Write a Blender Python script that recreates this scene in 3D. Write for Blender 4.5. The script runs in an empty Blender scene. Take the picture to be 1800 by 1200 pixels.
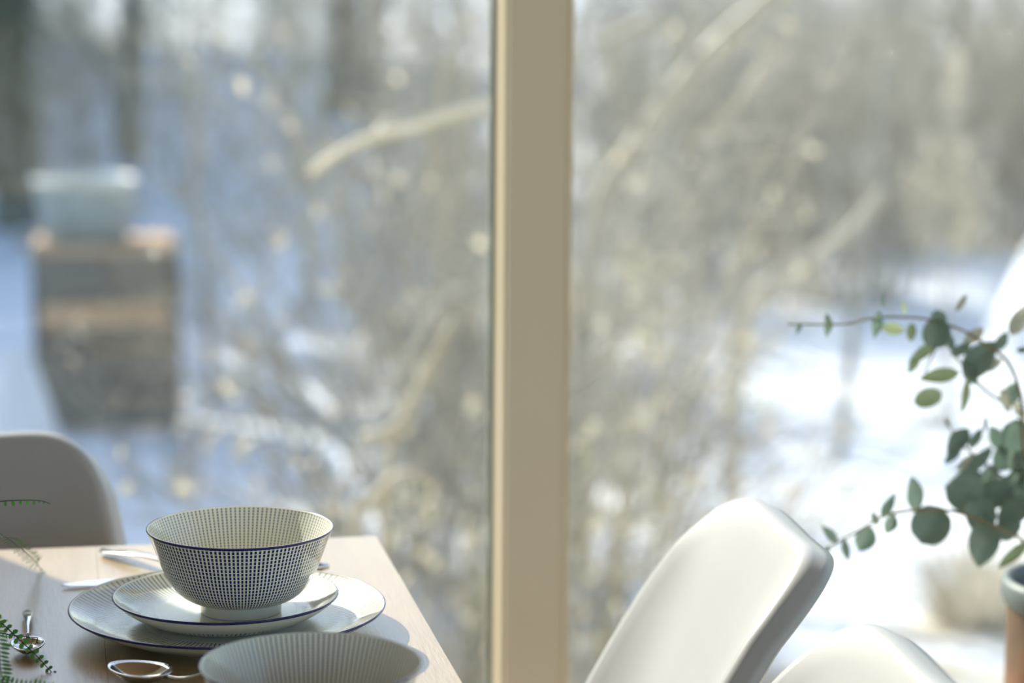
import bpy, bmesh, math, random
import numpy as np
from mathutils import Vector, Matrix

# ------------------------------------------------------------------ camera, sky, sun, exposure
scene = bpy.context.scene
COL = scene.collection
PITCH, ROLL, FPX = math.radians(8.9), math.radians(0.45), 4250.0
CAM = Vector((0.0, 0.0, 1.2876))
FWD = Vector((0, math.cos(PITCH), -math.sin(PITCH)))
UP0 = Vector((0, math.sin(PITCH), math.cos(PITCH)))
RT0 = Vector((1, 0, 0))
UPV = UP0 * math.cos(ROLL) - RT0 * math.sin(ROLL)
RTV = RT0 * math.cos(ROLL) + UP0 * math.sin(ROLL)
cam_data = bpy.data.cameras.new('camera')
cam = bpy.data.objects.new('camera', cam_data)
COL.objects.link(cam)
cam.matrix_world = Matrix(((RTV.x, UPV.x, -FWD.x, CAM.x), (RTV.y, UPV.y, -FWD.y, CAM.y),
                           (RTV.z, UPV.z, -FWD.z, CAM.z), (0, 0, 0, 1)))
cam_data.sensor_width = 36.0
cam_data.lens = FPX * 36.0 / 1800.0
cam_data.clip_start, cam_data.clip_end = 0.05, 400
cam_data.dof.use_dof = True
cam_data.dof.focus_distance = 1.90
cam_data.dof.aperture_fstop = 3.6
cam_data.dof.aperture_blades = 0
scene.camera = cam

SUN_H = Vector((-0.66, 0.75, 0)).normalized()          # horizontal direction towards the sun
SUN_EL = math.radians(35)
to_sun = Vector((SUN_H.x * math.cos(SUN_EL), SUN_H.y * math.cos(SUN_EL), math.sin(SUN_EL)))
sd = bpy.data.lights.new('sun', 'SUN')
sd.energy = 6.3
sd.angle = math.radians(0.55)
sd.color = (1.0, 0.94, 0.84)
sun = bpy.data.objects.new('sun', sd)
COL.objects.link(sun)
sun.rotation_euler = to_sun.to_track_quat('Z', 'Y').to_euler()
sun.location = (-6, 8, 9)

world = bpy.data.worlds.new('sky')
scene.world = world
world.use_nodes = True
wn = world.node_tree
wn.nodes.clear()
sky = wn.nodes.new('ShaderNodeTexSky')
sky.sky_type = 'NISHITA'
sky.sun_disc = False
sky.sun_elevation = SUN_EL
sky.sun_rotation = math.atan2(SUN_H.x, SUN_H.y)
sky.air_density = 1.0
sky.dust_density = 1.2
sky.ozone_density = 1.1
bg = wn.nodes.new('ShaderNodeBackground')
bg.inputs['Strength'].default_value = 0.225
wo = wn.nodes.new('ShaderNodeOutputWorld')
wn.links.new(sky.outputs[0], bg.inputs[0])
wn.links.new(bg.outputs[0], wo.inputs[0])

scene.view_settings.view_transform = 'Standard'
scene.view_settings.look = 'None'
scene.view_settings.gamma = 1.0
scene.view_settings.use_curve_mapping = False
scene.view_settings.exposure = 0.60
scene.cycles.transparent_max_bounces = 24
scene.cycles.max_bounces = 10

RNG = random.Random(7)


# ------------------------------------------------------------------ helpers
def at(px, py, depth):
    """point seen at pixel (px,py) of the 1800x1200 frame, `depth` metres in front along +Y"""
    r = FWD + RTV * ((px - 900) / FPX) - UPV * ((py - 600) / FPX)
    return CAM + r * (depth / r.y)


def atz(px, py, z):
    r = FWD + RTV * ((px - 900) / FPX) - UPV * ((py - 600) / FPX)
    return CAM + r * ((z - CAM.z) / r.z)


def link(o, parent=None):
    COL.objects.link(o)
    if parent is not None:
        o.parent = parent
    return o


def mesh_obj(name, verts, faces, mat, parent=None, smooth=True, uvs=None):
    me = bpy.data.meshes.new(name)
    me.from_pydata([tuple(v) for v in verts], [], faces)
    me.update()
    if smooth:
        me.polygons.foreach_set('use_smooth', [True] * len(me.polygons))
    if uvs is not None:
        lay = me.uv_layers.new(name='UVMap')
        flat = []
        for fu in uvs:
            for u in fu:
                flat.extend(u)
        lay.data.foreach_set('uv', flat)
    if mat is not None:
        me.materials.append(mat)
    o = bpy.data.objects.new(name, me)
    return link(o, parent)


def bm_obj(name, bm, mat, parent=None, smooth=False):
    me = bpy.data.meshes.new(name)
    bm.to_mesh(me)
    bm.free()
    if smooth:
        me.polygons.foreach_set('use_smooth', [True] * len(me.polygons))
    me.materials.append(mat)
    o = bpy.data.objects.new(name, me)
    return link(o, parent)


def box_bm(x0, x1, y0, y1, z0, z1, bevel=0.0, seg=2):
    bm = bmesh.new()
    bmesh.ops.create_cube(bm, size=1.0)
    for v in bm.verts:
        v.co = Vector(((x0 + x1) / 2 + v.co.x * (x1 - x0), (y0 + y1) / 2 + v.co.y * (y1 - y0),
                       (z0 + z1) / 2 + v.co.z * (z1 - z0)))
    if bevel > 0:
        bmesh.ops.bevel(bm, geom=list(bm.edges), offset=bevel, segments=seg, affect='EDGES', profile=0.6)
    return bm


def empty(name, loc=(0, 0, 0), rz=0.0):
    o = bpy.data.objects.new(name, None)
    o.empty_display_size = 0.05
    link(o)
    o.location = loc
    o.rotation_euler = (0, 0, rz)
    return o


def tag(o, label=None, cat=None, group=None, kind=None):
    if label:
        o['label'] = label
    if cat:
        o['category'] = cat
    if group:
        o['group'] = group
    if kind:
        o['kind'] = kind
    return o


def dup(root, name=None):
    r = root.copy()
    link(r)
    for ch in list(root.children):
        c = ch.copy()
        link(c, r)
        for g in list(ch.children):
            d = g.copy()
            link(d, c)
    return r


def catmull(pts, n):
    pts = [Vector(p) for p in pts]
    P = [pts[0] * 2 - pts[1]] + pts + [pts[-1] * 2 - pts[-2]]
    out = []
    m = len(pts) - 1
    for i in range(n):
        t = i / (n - 1) * m
        k = min(int(t), m - 1)
        t -= k
        p0, p1, p2, p3 = P[k:k + 4]
        out.append(0.5 * ((2 * p1) + (p2 - p0) * t + (2 * p0 - 5 * p1 + 4 * p2 - p3) * t * t
                          + (3 * p1 - p0 - 3 * p2 + p3) * t ** 3))
    return out


def tube_geo(pts, radii, sides=6, verts=None, faces=None, cap=True):
    """append a tube to vertex and face lists"""
    if verts is None:
        verts, faces = [], []
    pts = [Vector(p) for p in pts]
    n = len(pts)
    base = len(verts)
    t0 = (pts[1] - pts[0]).normalized()
    a = Vector((0, 0, 1)) if abs(t0.z) < 0.9 else Vector((1, 0, 0))
    nrm = (a - t0 * a.dot(t0)).normalized()
    for i in range(n):
        t = (pts[min(i + 1, n - 1)] - pts[max(i - 1, 0)]).normalized()
        nrm = (nrm - t * nrm.dot(t)).normalized()
        b = t.cross(nrm)
        for k in range(sides):
            an = 2 * math.pi * k / sides
            verts.append(pts[i] + (nrm * math.cos(an) + b * math.sin(an)) * radii[i])
    for i in range(n - 1):
        for k in range(sides):
            k2 = (k + 1) % sides
            faces.append((base + i * sides + k, base + i * sides + k2,
                          base + (i + 1) * sides + k2, base + (i + 1) * sides + k))
    if cap:
        faces.append(tuple(base + k for k in reversed(range(sides))))
        faces.append(tuple(base + (n - 1) * sides + k for k in range(sides)))
    return verts, faces


def lathe(name, prof, mat, parent=None, n=128, close=False):
    """prof: list of (r,z); uv = (angle 0..1, arc length in metres)"""
    verts, faces, uvs = [], [], []
    m = len(prof)
    arc = [0.0]
    for i in range(1, m):
        arc.append(arc[-1] + math.dist(prof[i], prof[i - 1]))
    for i in range(m):
        for k in range(n):
            a = 2 * math.pi * k / n
            verts.append((prof[i][0] * math.cos(a), prof[i][0] * math.sin(a), prof[i][1]))
    rng = range(m) if close else range(m - 1)
    for i in rng:
        j = (i + 1) % m
        for k in range(n):
            k2 = (k + 1) % n
            faces.append((i * n + k, i * n + k2, j * n + k2, j * n + k))
            ai, aj = arc[i], (arc[j] if j else arc[i] + 0.001)
            uvs.append(((k / n, ai), ((k + 1) / n, ai), ((k + 1) / n, aj), (k / n, aj)))
    return mesh_obj(name, verts, faces, mat, parent, True, uvs)


def spline2(pts, n):
    return [(p.x, p.y) for p in catmull([(a, b, 0) for a, b in pts], n)]


# ------------------------------------------------------------------ materials
MATS = {}


def new_mat(name):
    m = bpy.data.materials.new(name)
    m.use_nodes = True
    MATS[name] = m
    nt = m.node_tree
    return m, nt, nt.nodes['Principled BSDF']


def N(nt, typ, **kw):
    n = nt.nodes.new(typ)
    for k, v in kw.items():
        if k.startswith('i_'):
            key = k[2:]
            key = int(key) if key.isdigit() else key.replace('_', ' ')
            n.inputs[key].default_value = v
        else:
            setattr(n, k, v)
    return n


def math_node(nt, op, a, b=None, clamp=False):
    n = nt.nodes.new('ShaderNodeMath')
    n.operation = op
    n.use_clamp = clamp
    for i, v in enumerate((a, b)):
        if v is None:
            continue
        if isinstance(v, (int, float)):
            n.inputs[i].default_value = v
        else:
            nt.links.new(v, n.inputs[i])
    return n.outputs[0]


def ramp(nt, fac, stops):
    r = nt.nodes.new('ShaderNodeValToRGB')
    el = r.color_ramp.elements
    while len(el) < len(stops):
        el.new(0.5)
    for e, (p, c) in zip(el, stops):
        e.position = p
        e.color = (*c, 1)
    nt.links.new(fac, r.inputs[0])
    return r.outputs[0]


def noise_mat(name, stops, scale=5.0, rough=0.7, bump=0.0, detail=4.0, stretch=None, spec=0.5, bscale=None, trans=0.0, tcol=None):
    m, nt, b = new_mat(name)
    tc = N(nt, 'ShaderNodeTexCoord')
    mp = N(nt, 'ShaderNodeMapping')
    if stretch:
        mp.inputs['Scale'].default_value = stretch
    nt.links.new(tc.outputs['Object'], mp.inputs[0])
    no = N(nt, 'ShaderNodeTexNoise', i_Scale=scale, i_Detail=detail)
    nt.links.new(mp.outputs[0], no.inputs[0])
    col = ramp(nt, no.outputs[0], stops)
    nt.links.new(col, b.inputs['Base Color'])
    b.inputs['Roughness'].default_value = rough
    b.inputs['Specular IOR Level'].default_value = spec
    if bump > 0:
        n2 = N(nt, 'ShaderNodeTexNoise', i_Scale=bscale or scale * 4, i_Detail=3.0)
        nt.links.new(mp.outputs[0], n2.inputs[0])
        bp = N(nt, 'ShaderNodeBump', i_Strength=bump, i_Distance=0.01)
        nt.links.new(n2.outputs[0], bp.inputs['Height'])
        nt.links.new(bp.outputs[0], b.inputs['Normal'])
    if trans > 0:
        tr = N(nt, 'ShaderNodeBsdfTranslucent')
        if tcol:
            tr.inputs[0].default_value = (*tcol, 1)
        else:
            nt.links.new(col, tr.inputs[0])
        mx = N(nt, 'ShaderNodeMixShader', i_0=trans)
        out = nt.nodes['Material Output']
        nt.links.new(b.outputs[0], mx.inputs[1])
        nt.links.new(tr.outputs[0], mx.inputs[2])
        nt.links.new(mx.outputs[0], out.inputs[0])
    return m


def china(name, lines, width, dash=None, dwidth=0.75, v0=0.0, v1=1.0):
    """glazed white porcelain printed with radial navy lines (broken into dashes) between two profile lengths"""
    m, nt, b = new_mat(name)
    uv = N(nt, 'ShaderNodeUVMap')
    sp = N(nt, 'ShaderNodeSeparateXYZ')
    nt.links.new(uv.outputs[0], sp.inputs[0])
    u, v = sp.outputs[0], sp.outputs[1]
    # slightly irregular hand-printed lines
    no = N(nt, 'ShaderNodeTexNoise', i_Scale=9.0, i_Detail=1.0)
    nt.links.new(uv.outputs[0], no.inputs[0])
    wob = math_node(nt, 'MULTIPLY', math_node(nt, 'SUBTRACT', no.outputs[0], 0.5), 0.0006)
    fu = math_node(nt, 'FRACT', math_node(nt, 'MULTIPLY', math_node(nt, 'ADD', u, wob), float(lines)))
    line = math_node(nt, 'LESS_THAN', math_node(nt, 'ABSOLUTE', math_node(nt, 'SUBTRACT', fu, 0.5)), width / 2)
    mask = math_node(nt, 'MULTIPLY', math_node(nt, 'GREATER_THAN', v, v0), math_node(nt, 'LESS_THAN', v, v1))
    mask = math_node(nt, 'MULTIPLY', mask, line)
    if dash:
        fv = math_node(nt, 'FRACT', math_node(nt, 'DIVIDE', v, dash))
        mask = math_node(nt, 'MULTIPLY', mask, math_node(nt, 'LESS_THAN', fv, dwidth))
    mx = N(nt, 'ShaderNodeMix', data_type='RGBA')
    mx.inputs[6].default_value = (0.82, 0.82, 0.71, 1)
    mx.inputs[7].default_value = (0.012, 0.02, 0.12, 1)
    nt.links.new(mask, mx.inputs[0])
    nt.links.new(mx.outputs[2], b.inputs['Base Color'])
    b.inputs['Roughness'].default_value = 0.12
    b.inputs['IOR'].default_value = 1.5
    b.inputs['Subsurface Weight'].default_value = 0.0
    return m


def plain(name, col, rough=0.5, metal=0.0, spec=0.5):
    m, nt, b = new_mat(name)
    b.inputs['Base Color'].default_value = (*col, 1)
    b.inputs['Roughness'].default_value = rough
    b.inputs['Metallic'].default_value = metal
    b.inputs['Specular IOR Level'].default_value = spec
    return m


M_navy = plain('navy_glaze', (0.015, 0.015, 0.13), 0.15)
M_china_white = plain('white_glaze', (0.82, 0.82, 0.72), 0.12)
M_steel = plain('polished_steel', (0.62, 0.61, 0.60), 0.12, 1.0)
M_frame = noise_mat('beige_frame_paint', [(0.3, (0.54, 0.475, 0.375)), (0.7, (0.57, 0.505, 0.40))], 3, 0.5)
M_bead = noise_mat('beige_bead_paint', [(0.3, (0.56, 0.48, 0.34)), (0.7, (0.60, 0.52, 0.38))], 3, 0.45)
M_gasket = plain('dark_gasket_rubber', (0.17, 0.20, 0.17), 0.6)
M_wall = noise_mat('white_wall_paint', [(0.3, (0.78, 0.76, 0.71)), (0.7, (0.82, 0.80, 0.75))], 6, 0.8)
M_ceiling = noise_mat('brown_ceiling_wood', [(0.3, (0.26, 0.18, 0.11)), (0.7, (0.34, 0.24, 0.15))], 5, 0.7, stretch=(1, 9, 1))
M_floor = noise_mat('pale_floor_wood', [(0.25, (0.62, 0.52, 0.40)), (0.75, (0.72, 0.62, 0.49))], 4, 0.45, 0.05, stretch=(1, 8, 1))
M_plastic = noise_mat('white_moulded_plastic', [(0.3, (0.395, 0.40, 0.41)), (0.7, (0.43, 0.435, 0.445))], 8, 0.36)
M_legwood = noise_mat('beech_leg_wood', [(0.3, (0.50, 0.33, 0.18)), (0.7, (0.62, 0.43, 0.25))], 8, 0.5, stretch=(6, 6, 1))
M_black_metal = plain('black_brace_metal', (0.03, 0.03, 0.03), 0.4, 0.8)
M_euc = noise_mat('blue_green_leaf', [(0.3, (0.13, 0.20, 0.16)), (0.7, (0.20, 0.27, 0.22))], 30, 0.45, 0.05, trans=0.35)
M_euc_young_lit = noise_mat('young_leaf_lit_through', [(0.3, (0.25, 0.32, 0.17)), (0.7, (0.35, 0.42, 0.245))], 30, 0.45, 0.05, trans=0.5)  # young leaf green, with light shining through mixed into the colour
M_euc_pale = noise_mat('pale_grey_leaf', [(0.3, (0.34, 0.36, 0.29)), (0.7, (0.46, 0.46, 0.38))], 30, 0.5, 0.05, trans=0.4)
M_euc_stem = noise_mat('brown_green_stem', [(0.3, (0.14, 0.12, 0.06)), (0.7, (0.24, 0.20, 0.10))], 40, 0.6)
M_fern = noise_mat('fern_leaflet', [(0.3, (0.05, 0.20, 0.04)), (0.7, (0.13, 0.36, 0.06))], 60, 0.45, trans=0.4)
M_fern_stem = noise_mat('fern_rachis', [(0.3, (0.02, 0.025, 0.02)), (0.7, (0.05, 0.05, 0.03))], 40, 0.5)
M_pot = noise_mat('grey_pot_glaze', [(0.3, (0.30, 0.31, 0.30)), (0.7, (0.36, 0.37, 0.36))], 12, 0.4)
M_soil = noise_mat('potting_soil', [(0.3, (0.03, 0.02, 0.015)), (0.7, (0.07, 0.05, 0.03))], 60, 0.95, 0.4)
M_terra = noise_mat('rust_brown_clay', [(0.30, (0.12, 0.08, 0.052)), (0.5, (0.18, 0.11, 0.07)), (0.75, (0.30, 0.15, 0.08))], 14, 0.7, 0.15)
M_terra_rim = noise_mat('blue_grey_glaze', [(0.3, (0.13, 0.165, 0.17)), (0.7, (0.19, 0.225, 0.23))], 16, 0.5)
M_twig = noise_mat('pale_twig_bark', [(0.3, (0.35, 0.31, 0.24)), (0.7, (0.53, 0.475, 0.38))], 3, 0.6)
M_twig_grey = noise_mat('grey_twig_bark', [(0.3, (0.25, 0.235, 0.195)), (0.7, (0.41, 0.385, 0.32))], 3, 0.65)
M_twig_dark = noise_mat('dark_bark', [(0.3, (0.10, 0.10, 0.075)), (0.7, (0.18, 0.165, 0.125))], 4, 0.75)
M_dryleaf = noise_mat('dry_leaf', [(0.3, (0.62, 0.54, 0.39)), (0.7, (0.78, 0.71, 0.55))], 5, 0.5, trans=0.45)
M_drygrass = noise_mat('cream_dry_grass', [(0.3, (0.60, 0.56, 0.47)), (0.7, (0.74, 0.70, 0.60))], 5, 0.6, trans=0.4)
M_branch = noise_mat('bleached_branch_bark', [(0.3, (0.62, 0.56, 0.45)), (0.7, (0.78, 0.72, 0.60))], 9, 0.6, 0.1)
M_spruce = noise_mat('spruce_needles', [(0.3, (0.025, 0.06, 0.045)), (0.7, (0.05, 0.10, 0.07))], 3, 0.8)
M_board = noise_mat('weathered_dark_board', [(0.3, (0.15, 0.13, 0.10)), (0.7, (0.25, 0.22, 0.17))], 4, 0.8, stretch=(1, 1, 8))
M_board_sunlit = noise_mat('sunlit_orange_board', [(0.3, (0.50, 0.32, 0.18)), (0.7, (0.62, 0.42, 0.26))], 4, 0.7)  # cut lumber with the sunlight on it put into the orange colour
M_tub = noise_mat('galvanised_tub', [(0.3, (0.25, 0.285, 0.275)), (0.7, (0.36, 0.395, 0.385))], 8, 0.45)
M_tub_rim = noise_mat('pale_tub_rim', [(0.3, (0.46, 0.49, 0.48)), (0.7, (0.58, 0.61, 0.60))], 8, 0.45)
M_snow = noise_mat('snow_cap', [(0.3, (0.84, 0.86, 0.89)), (0.7, (0.88, 0.89, 0.91))], 3, 0.7)

# exterior of the bowl: dense grid of dashes; interior and plates: finer lines
M_bowl_out = china('bowl_outside_print', 132, 0.54, 0.0034, 0.80, 0.0145, 0.0800)
M_bowl_in = china('bowl_inside_print', 120, 0.30, 0.0024, 0.70, 0.0, 0.0800)
M_plate_top = china('plate_face_print', 128, 0.20, None, 0.85, 0.001, 0.062)
M_plate_small = china('side_plate_face_print', 124, 0.24, None, 0.85, 0.001, 0.036)
M_plate_under = china('plate_underside_print', 124, 0.24, None, 0.85, 0.062, 0.080)


def glass_mat():
    m, nt, b = new_mat('window_glass')
    nt.nodes.remove(b)
    tr = N(nt, 'ShaderNodeBsdfTransparent')
    tr.inputs[0].default_value = (0.95, 0.97, 0.955, 1)
    gl = N(nt, 'ShaderNodeBsdfGlossy', i_Roughness=0.0)
    lw = N(nt, 'ShaderNodeLayerWeight', i_Blend=0.5)
    fr = math_node(nt, 'ADD', math_node(nt, 'MULTIPLY', math_node(nt, 'POWER', lw.outputs['Facing'], 5.0), 0.96), 0.035)
    mx = N(nt, 'ShaderNodeMixShader')
    nt.links.new(fr, mx.inputs[0])
    nt.links.new(tr.outputs[0], mx.inputs[1])
    nt.links.new(gl.outputs[0], mx.inputs[2])
    nt.links.new(mx.outputs[0], nt.nodes['Material Output'].inputs[0])
    return m


M_glass = glass_mat()


def table_mat():
    m, nt, b = new_mat('oiled_oak')
    tc = N(nt, 'ShaderNodeTexCoord')
    mp = N(nt, 'ShaderNodeMapping')
    mp.inputs['Scale'].default_value = (14, 1.6, 14)
    nt.links.new(tc.outputs['Object'], mp.inputs[0])
    no = N(nt, 'ShaderNodeTexNoise', i_Scale=3.0, i_Detail=6.0, i_Roughness=0.6)
    nt.links.new(mp.outputs[0], no.inputs[0])
    oi = N(nt, 'ShaderNodeObjectInfo')
    f = math_node(nt, 'ADD', math_node(nt, 'MULTIPLY', no.outputs[0], 0.75), math_node(nt, 'MULTIPLY', oi.outputs['Random'], 0.28))
    col = ramp(nt, f, [(0.25, (0.27, 0.17, 0.075)), (0.55, (0.385, 0.265, 0.13)), (0.85, (0.49, 0.365, 0.20))])
    nt.links.new(col, b.inputs['Base Color'])
    b.inputs['Roughness'].default_value = 0.38
    b.inputs['IOR'].default_value = 1.5
    b.inputs['Coat Weight'].default_value = 0.9
    b.inputs['Coat Roughness'].default_value = 0.28
    b.inputs['Coat IOR'].default_value = 1.55
    n2 = N(nt, 'ShaderNodeTexNoise', i_Scale=22.0, i_Detail=3.0)
    nt.links.new(mp.outputs[0], n2.inputs[0])
    bp = N(nt, 'ShaderNodeBump', i_Strength=0.22, i_Distance=0.004)
    nt.links.new(n2.outputs[0], bp.inputs['Height'])
    nt.links.new(bp.outputs[0], b.inputs['Normal'])
    return m


M_table = table_mat()


def ground_mat():
    m, nt, b = new_mat('snow_and_dry_grass')
    tc = N(nt, 'ShaderNodeTexCoord')
    no = N(nt, 'ShaderNodeTexNoise', i_Scale=0.55, i_Detail=5.0, i_Roughness=0.6)
    nt.links.new(tc.outputs['Object'], no.inputs[0])
    sp = N(nt, 'ShaderNodeSeparateXYZ')
    nt.links.new(tc.outputs['Object'], sp.inputs[0])
    # grass shows where the snow lies thin: close to the house
    near = math_node(nt, 'MULTIPLY', math_node(nt, 'SUBTRACT', 8.2, sp.outputs[1]), 0.12)
    f = math_node(nt, 'ADD', no.outputs[0], math_node(nt, 'MAXIMUM', near, -0.15))
    mask = ramp(nt, f, [(0.50, (0, 0, 0)), (0.60, (1, 1, 1))])
    n3 = N(nt, 'ShaderNodeTexNoise', i_Scale=14.0, i_Detail=4.0)
    nt.links.new(tc.outputs['Object'], n3.inputs[0])
    grass = ramp(nt, n3.outputs[0], [(0.3, (0.42, 0.34, 0.20)), (0.7, (0.66, 0.57, 0.38))])
    mx = N(nt, 'ShaderNodeMix', data_type='RGBA')
    mx.inputs[6].default_value = (0.86, 0.875, 0.90, 1)
    nt.links.new(mask, mx.inputs[0])
    nt.links.new(grass, mx.inputs[7])
    nt.links.new(mx.outputs[2], b.inputs['Base Color'])
    b.inputs['Roughness'].default_value = 0.75
    b.inputs['Specular IOR Level'].default_value = 0.2
    return m


M_ground = ground_mat()

# ------------------------------------------------------------------ the room
A = math.radians(11.0)                      # table and window wall are turned 11 degrees to the camera
CA, SA = math.cos(A), math.sin(A)
WIN0 = Vector((0.021, 2.90, 0))             # window-wall origin at the post


def wp(a, b, z=0.0):
    """window-wall coordinates: a along the wall to the right, b outwards"""
    return Vector((WIN0.x + a * CA - b * SA, WIN0.y + a * SA + b * CA, z))


def struct(name, bm, mat, parent=None):
    o = bm_obj(name, bm, mat, parent)
    if parent is None:
        o['kind'] = 'structure'
        o.location = (WIN0.x, WIN0.y, 0)
        o.rotation_euler = (0, 0, A)
    return o


H_CEIL = 2.55
struct('floor', box_bm(-2.6, 2.9, -5.2, 0.25, -0.12, 0.0), M_floor)
struct('ceiling', box_bm(-2.6, 2.9, -5.2, 0.25, H_CEIL, H_CEIL + 0.15), M_ceiling)
struct('wall_left', box_bm(-2.6, -1.131, -0.02, 0.22, 0.0, H_CEIL), M_wall)
struct('wall_side', box_bm(-2.75, -2.6, -5.2, 0.22, 0.0, H_CEIL), M_wall)

# window post between the panes
struct('trim_1', box_bm(-0.0385, 0.0365, -0.050, 0.045, 0.0, H_CEIL, 0.003), M_frame)
post = bpy.data.objects['trim_1']
bm_obj('cover_strip', box_bm(0.0345, 0.0400, -0.0515, -0.030, 0.06, H_CEIL - 0.02, 0.0015), M_bead, post)
bm_obj('glazing_bead', box_bm(-0.0420, -0.0380, -0.040, 0.004, 0.06, H_CEIL - 0.02, 0.0015), M_bead, post)
bm_obj('gasket', box_bm(-0.0480, -0.0384, 0.004, 0.016, 0.06, H_CEIL - 0.02, 0.001), M_gasket, post)

for i, (a0, a1) in enumerate(((-1.131, -0.0385), (0.0365, 1.10))):
    w = struct('window_%d' % (i + 1), box_bm(a0, a1, -0.05, 0.09, 0.0, 0.06, 0.003), M_frame)
    bm_obj('top_rail', box_bm(a0, a1, -0.05, 0.09, H_CEIL - 0.06, H_CEIL, 0.003), M_frame, w)
    bm_obj('glass_pane', box_bm(a0 + (0.0 if i == 0 else 0.002), a1 - (0.008 if i == 0 else 0.0), 0.006, 0.014, 0.055, H_CEIL - 0.055), M_glass, w)
struct('trim_2', box_bm(1.10, 1.19, -0.078, 0.10, 0.0, H_CEIL, 0.003), M_frame)
w = struct('window_3', box_bm(1.19, 2.80, -0.05, 0.09, 0.0, 0.06, 0.003), M_frame)
bm_obj('top_rail', box_bm(1.19, 2.80, -0.05, 0.09, H_CEIL - 0.06, H_CEIL, 0.003), M_frame, w)
bm_obj('glass_pane', box_bm(1.19, 2.80, 0.006, 0.014, 0.055, H_CEIL - 0.055), M_glass, w)

for n, (a0, a1, b0, b1) in ((4, (2.76, 2.90, -5.2, -0.05)), (5, (-2.6, 2.76, -5.2, -5.06))):
    w = struct('window_%d' % n, box_bm(a0, a1, b0, b1, 0.0, 0.06, 0.003), M_frame)
    bm_obj('top_rail', box_bm(a0, a1, b0, b1, H_CEIL - 0.06, H_CEIL, 0.003), M_frame, w)
    m_ = (a0 + a1) / 2, (b0 + b1) / 2
    if n == 4:
        bm_obj('glass_pane', box_bm(m_[0] - .004, m_[0] + .004, b0, b1, 0.055, H_CEIL - 0.055), M_glass, w)
        for q in (-1.7, -3.4):
            bm_obj('post', box_bm(a0, a1, q - .04, q + .04, 0.06, H_CEIL - 0.06, .003), M_frame, w)
    else:
        bm_obj('glass_pane', box_bm(a0, a1, m_[1] - .004, m_[1] + .004, 0.055, H_CEIL - 0.055), M_glass, w)
        for q in (-0.8, 1.0):
            bm_obj('post', box_bm(q - .04, q + .04, b0, b1, 0.06, H_CEIL - 0.06, .003), M_frame, w)

# ------------------------------------------------------------------ dining table
ZT = 0.75
corner = Vector((-0.127, 2.236, 0))
table = empty('dining_table', (corner.x, corner.y, 0), A)
tag(table, 'wooden plank dining table half in sun, set with patterned blue and white china', 'table')
TW, TL, NPL = 0.92, 2.1, 7
pw = TW / NPL
for i in range(NPL):
    x1 = -i * pw
    o = bm_obj('plank', box_bm(x1 - pw + 0.00008, x1 - 0.00008, -TL, 0, ZT - 0.032, ZT, 0.0003, 1), M_table, table)
for y in (-0.10, -TL + 0.10):
    bm_obj('apron', box_bm(-TW + 0.10, -0.10, y - 0.011, y + 0.011, ZT - 0.12, ZT - 0.032), M_table, table)
for x in (-0.10, -TW + 0.10):
    bm_obj('apron', box_bm(x - 0.011, x + 0.011, -TL + 0.10, -0.10, ZT - 0.12, ZT - 0.032), M_table, table)
for x in (-0.09, -TW + 0.09):
    for y in (-0.09, -TL + 0.09):
        bm_obj('leg', box_bm(x - 0.03, x + 0.03, y - 0.03, y + 0.03, 0, ZT - 0.032, 0.003), M_table, table)

# ------------------------------------------------------------------ china


def make_bowl():
    r = empty('bowl')
    outer = spline2([(0.0345, 0.0105), (0.0425, 0.0120), (0.0530, 0.0200), (0.0610, 0.0330), (0.0662, 0.0460),
                     (0.0706, 0.0580), (0.0750, 0.0690)], 30)
    body = lathe('outer_wall', [(0.0300, 0.0100)] + outer, M_bowl_out, r)
    inner = spline2([(0.0736, 0.0690), (0.0690, 0.0580), (0.0645, 0.0465), (0.0590, 0.0340), (0.0505, 0.0225),
                     (0.0390, 0.0155), (0.0200, 0.0128), (0.0004, 0.0124)], 34)
    lathe('inner_wall', inner, M_bowl_in, r)
    lathe('foot_ring', [(0.0004, 0.0085), (0.0280, 0.0085), (0.0290, 0.0004), (0.0300, 0.0), (0.0318, 0.0), (0.0326, 0.0008),
                        (0.0332, 0.0090), (0.0346, 0.0107)], M_china_white, r)
    lip = [(0.0743 + 0.00085 * math.cos(a), 0.0690 + 0.00085 * math.sin(a)) for a in [2 * math.pi * k / 10 for k in range(10)]]
    lathe('rim_lip', lip, M_china_white, r, close=True)
    rim = [(0.0743, 0.0680), (0.0746, 0.0677), (0.0751, 0.0684), (0.07545, 0.0694), (0.0752, 0.0699), (0.0747, 0.0699)]
    lathe('rim_line', rim, M_navy, r, close=True)
    return r


def make_plate(R, h, foot, face_mat, name):
    r = empty(name)
    top = spline2([(R - 0.0012, h), (R * 0.93, h - 0.0040), (R * 0.82, h * 0.55), (R * 0.68, h * 0.40), (R * 0.5, h * 0.36),
                   (0.0004, h * 0.36)], 36)
    lathe('face', top, face_mat, r)
    und = spline2([(foot + 0.002, 0.0035), (foot + 0.012, 0.0040), (R * 0.78, h * 0.30), (R * 0.92, h * 0.66), (R, h)], 24)
    lathe('underside', [(0.0004, 0.0030), (foot - 0.004, 0.0030), (foot - 0.0035, 0.0), (foot + 0.001, 0.0)] + und, M_plate_under if name == 'side_plate' else M_china_white, r)
    lip = [(R - 0.0010 + 0.00095 * math.cos(a), h + 0.0007 * math.sin(a)) for a in [2 * math.pi * k / 10 for k in range(10)]]
    lathe('rim_lip', lip, M_china_white, r, close=True)
    rim = [(R - 0.0014, h - 0.0010), (R - 0.0004, h - 0.0014), (R + 0.0005, h - 0.0004), (R + 0.0003, h + 0.0005), (R - 0.0004, h + 0.0008)]
    lathe('rim_line', rim, M_navy, r, close=True)
    return r


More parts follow.
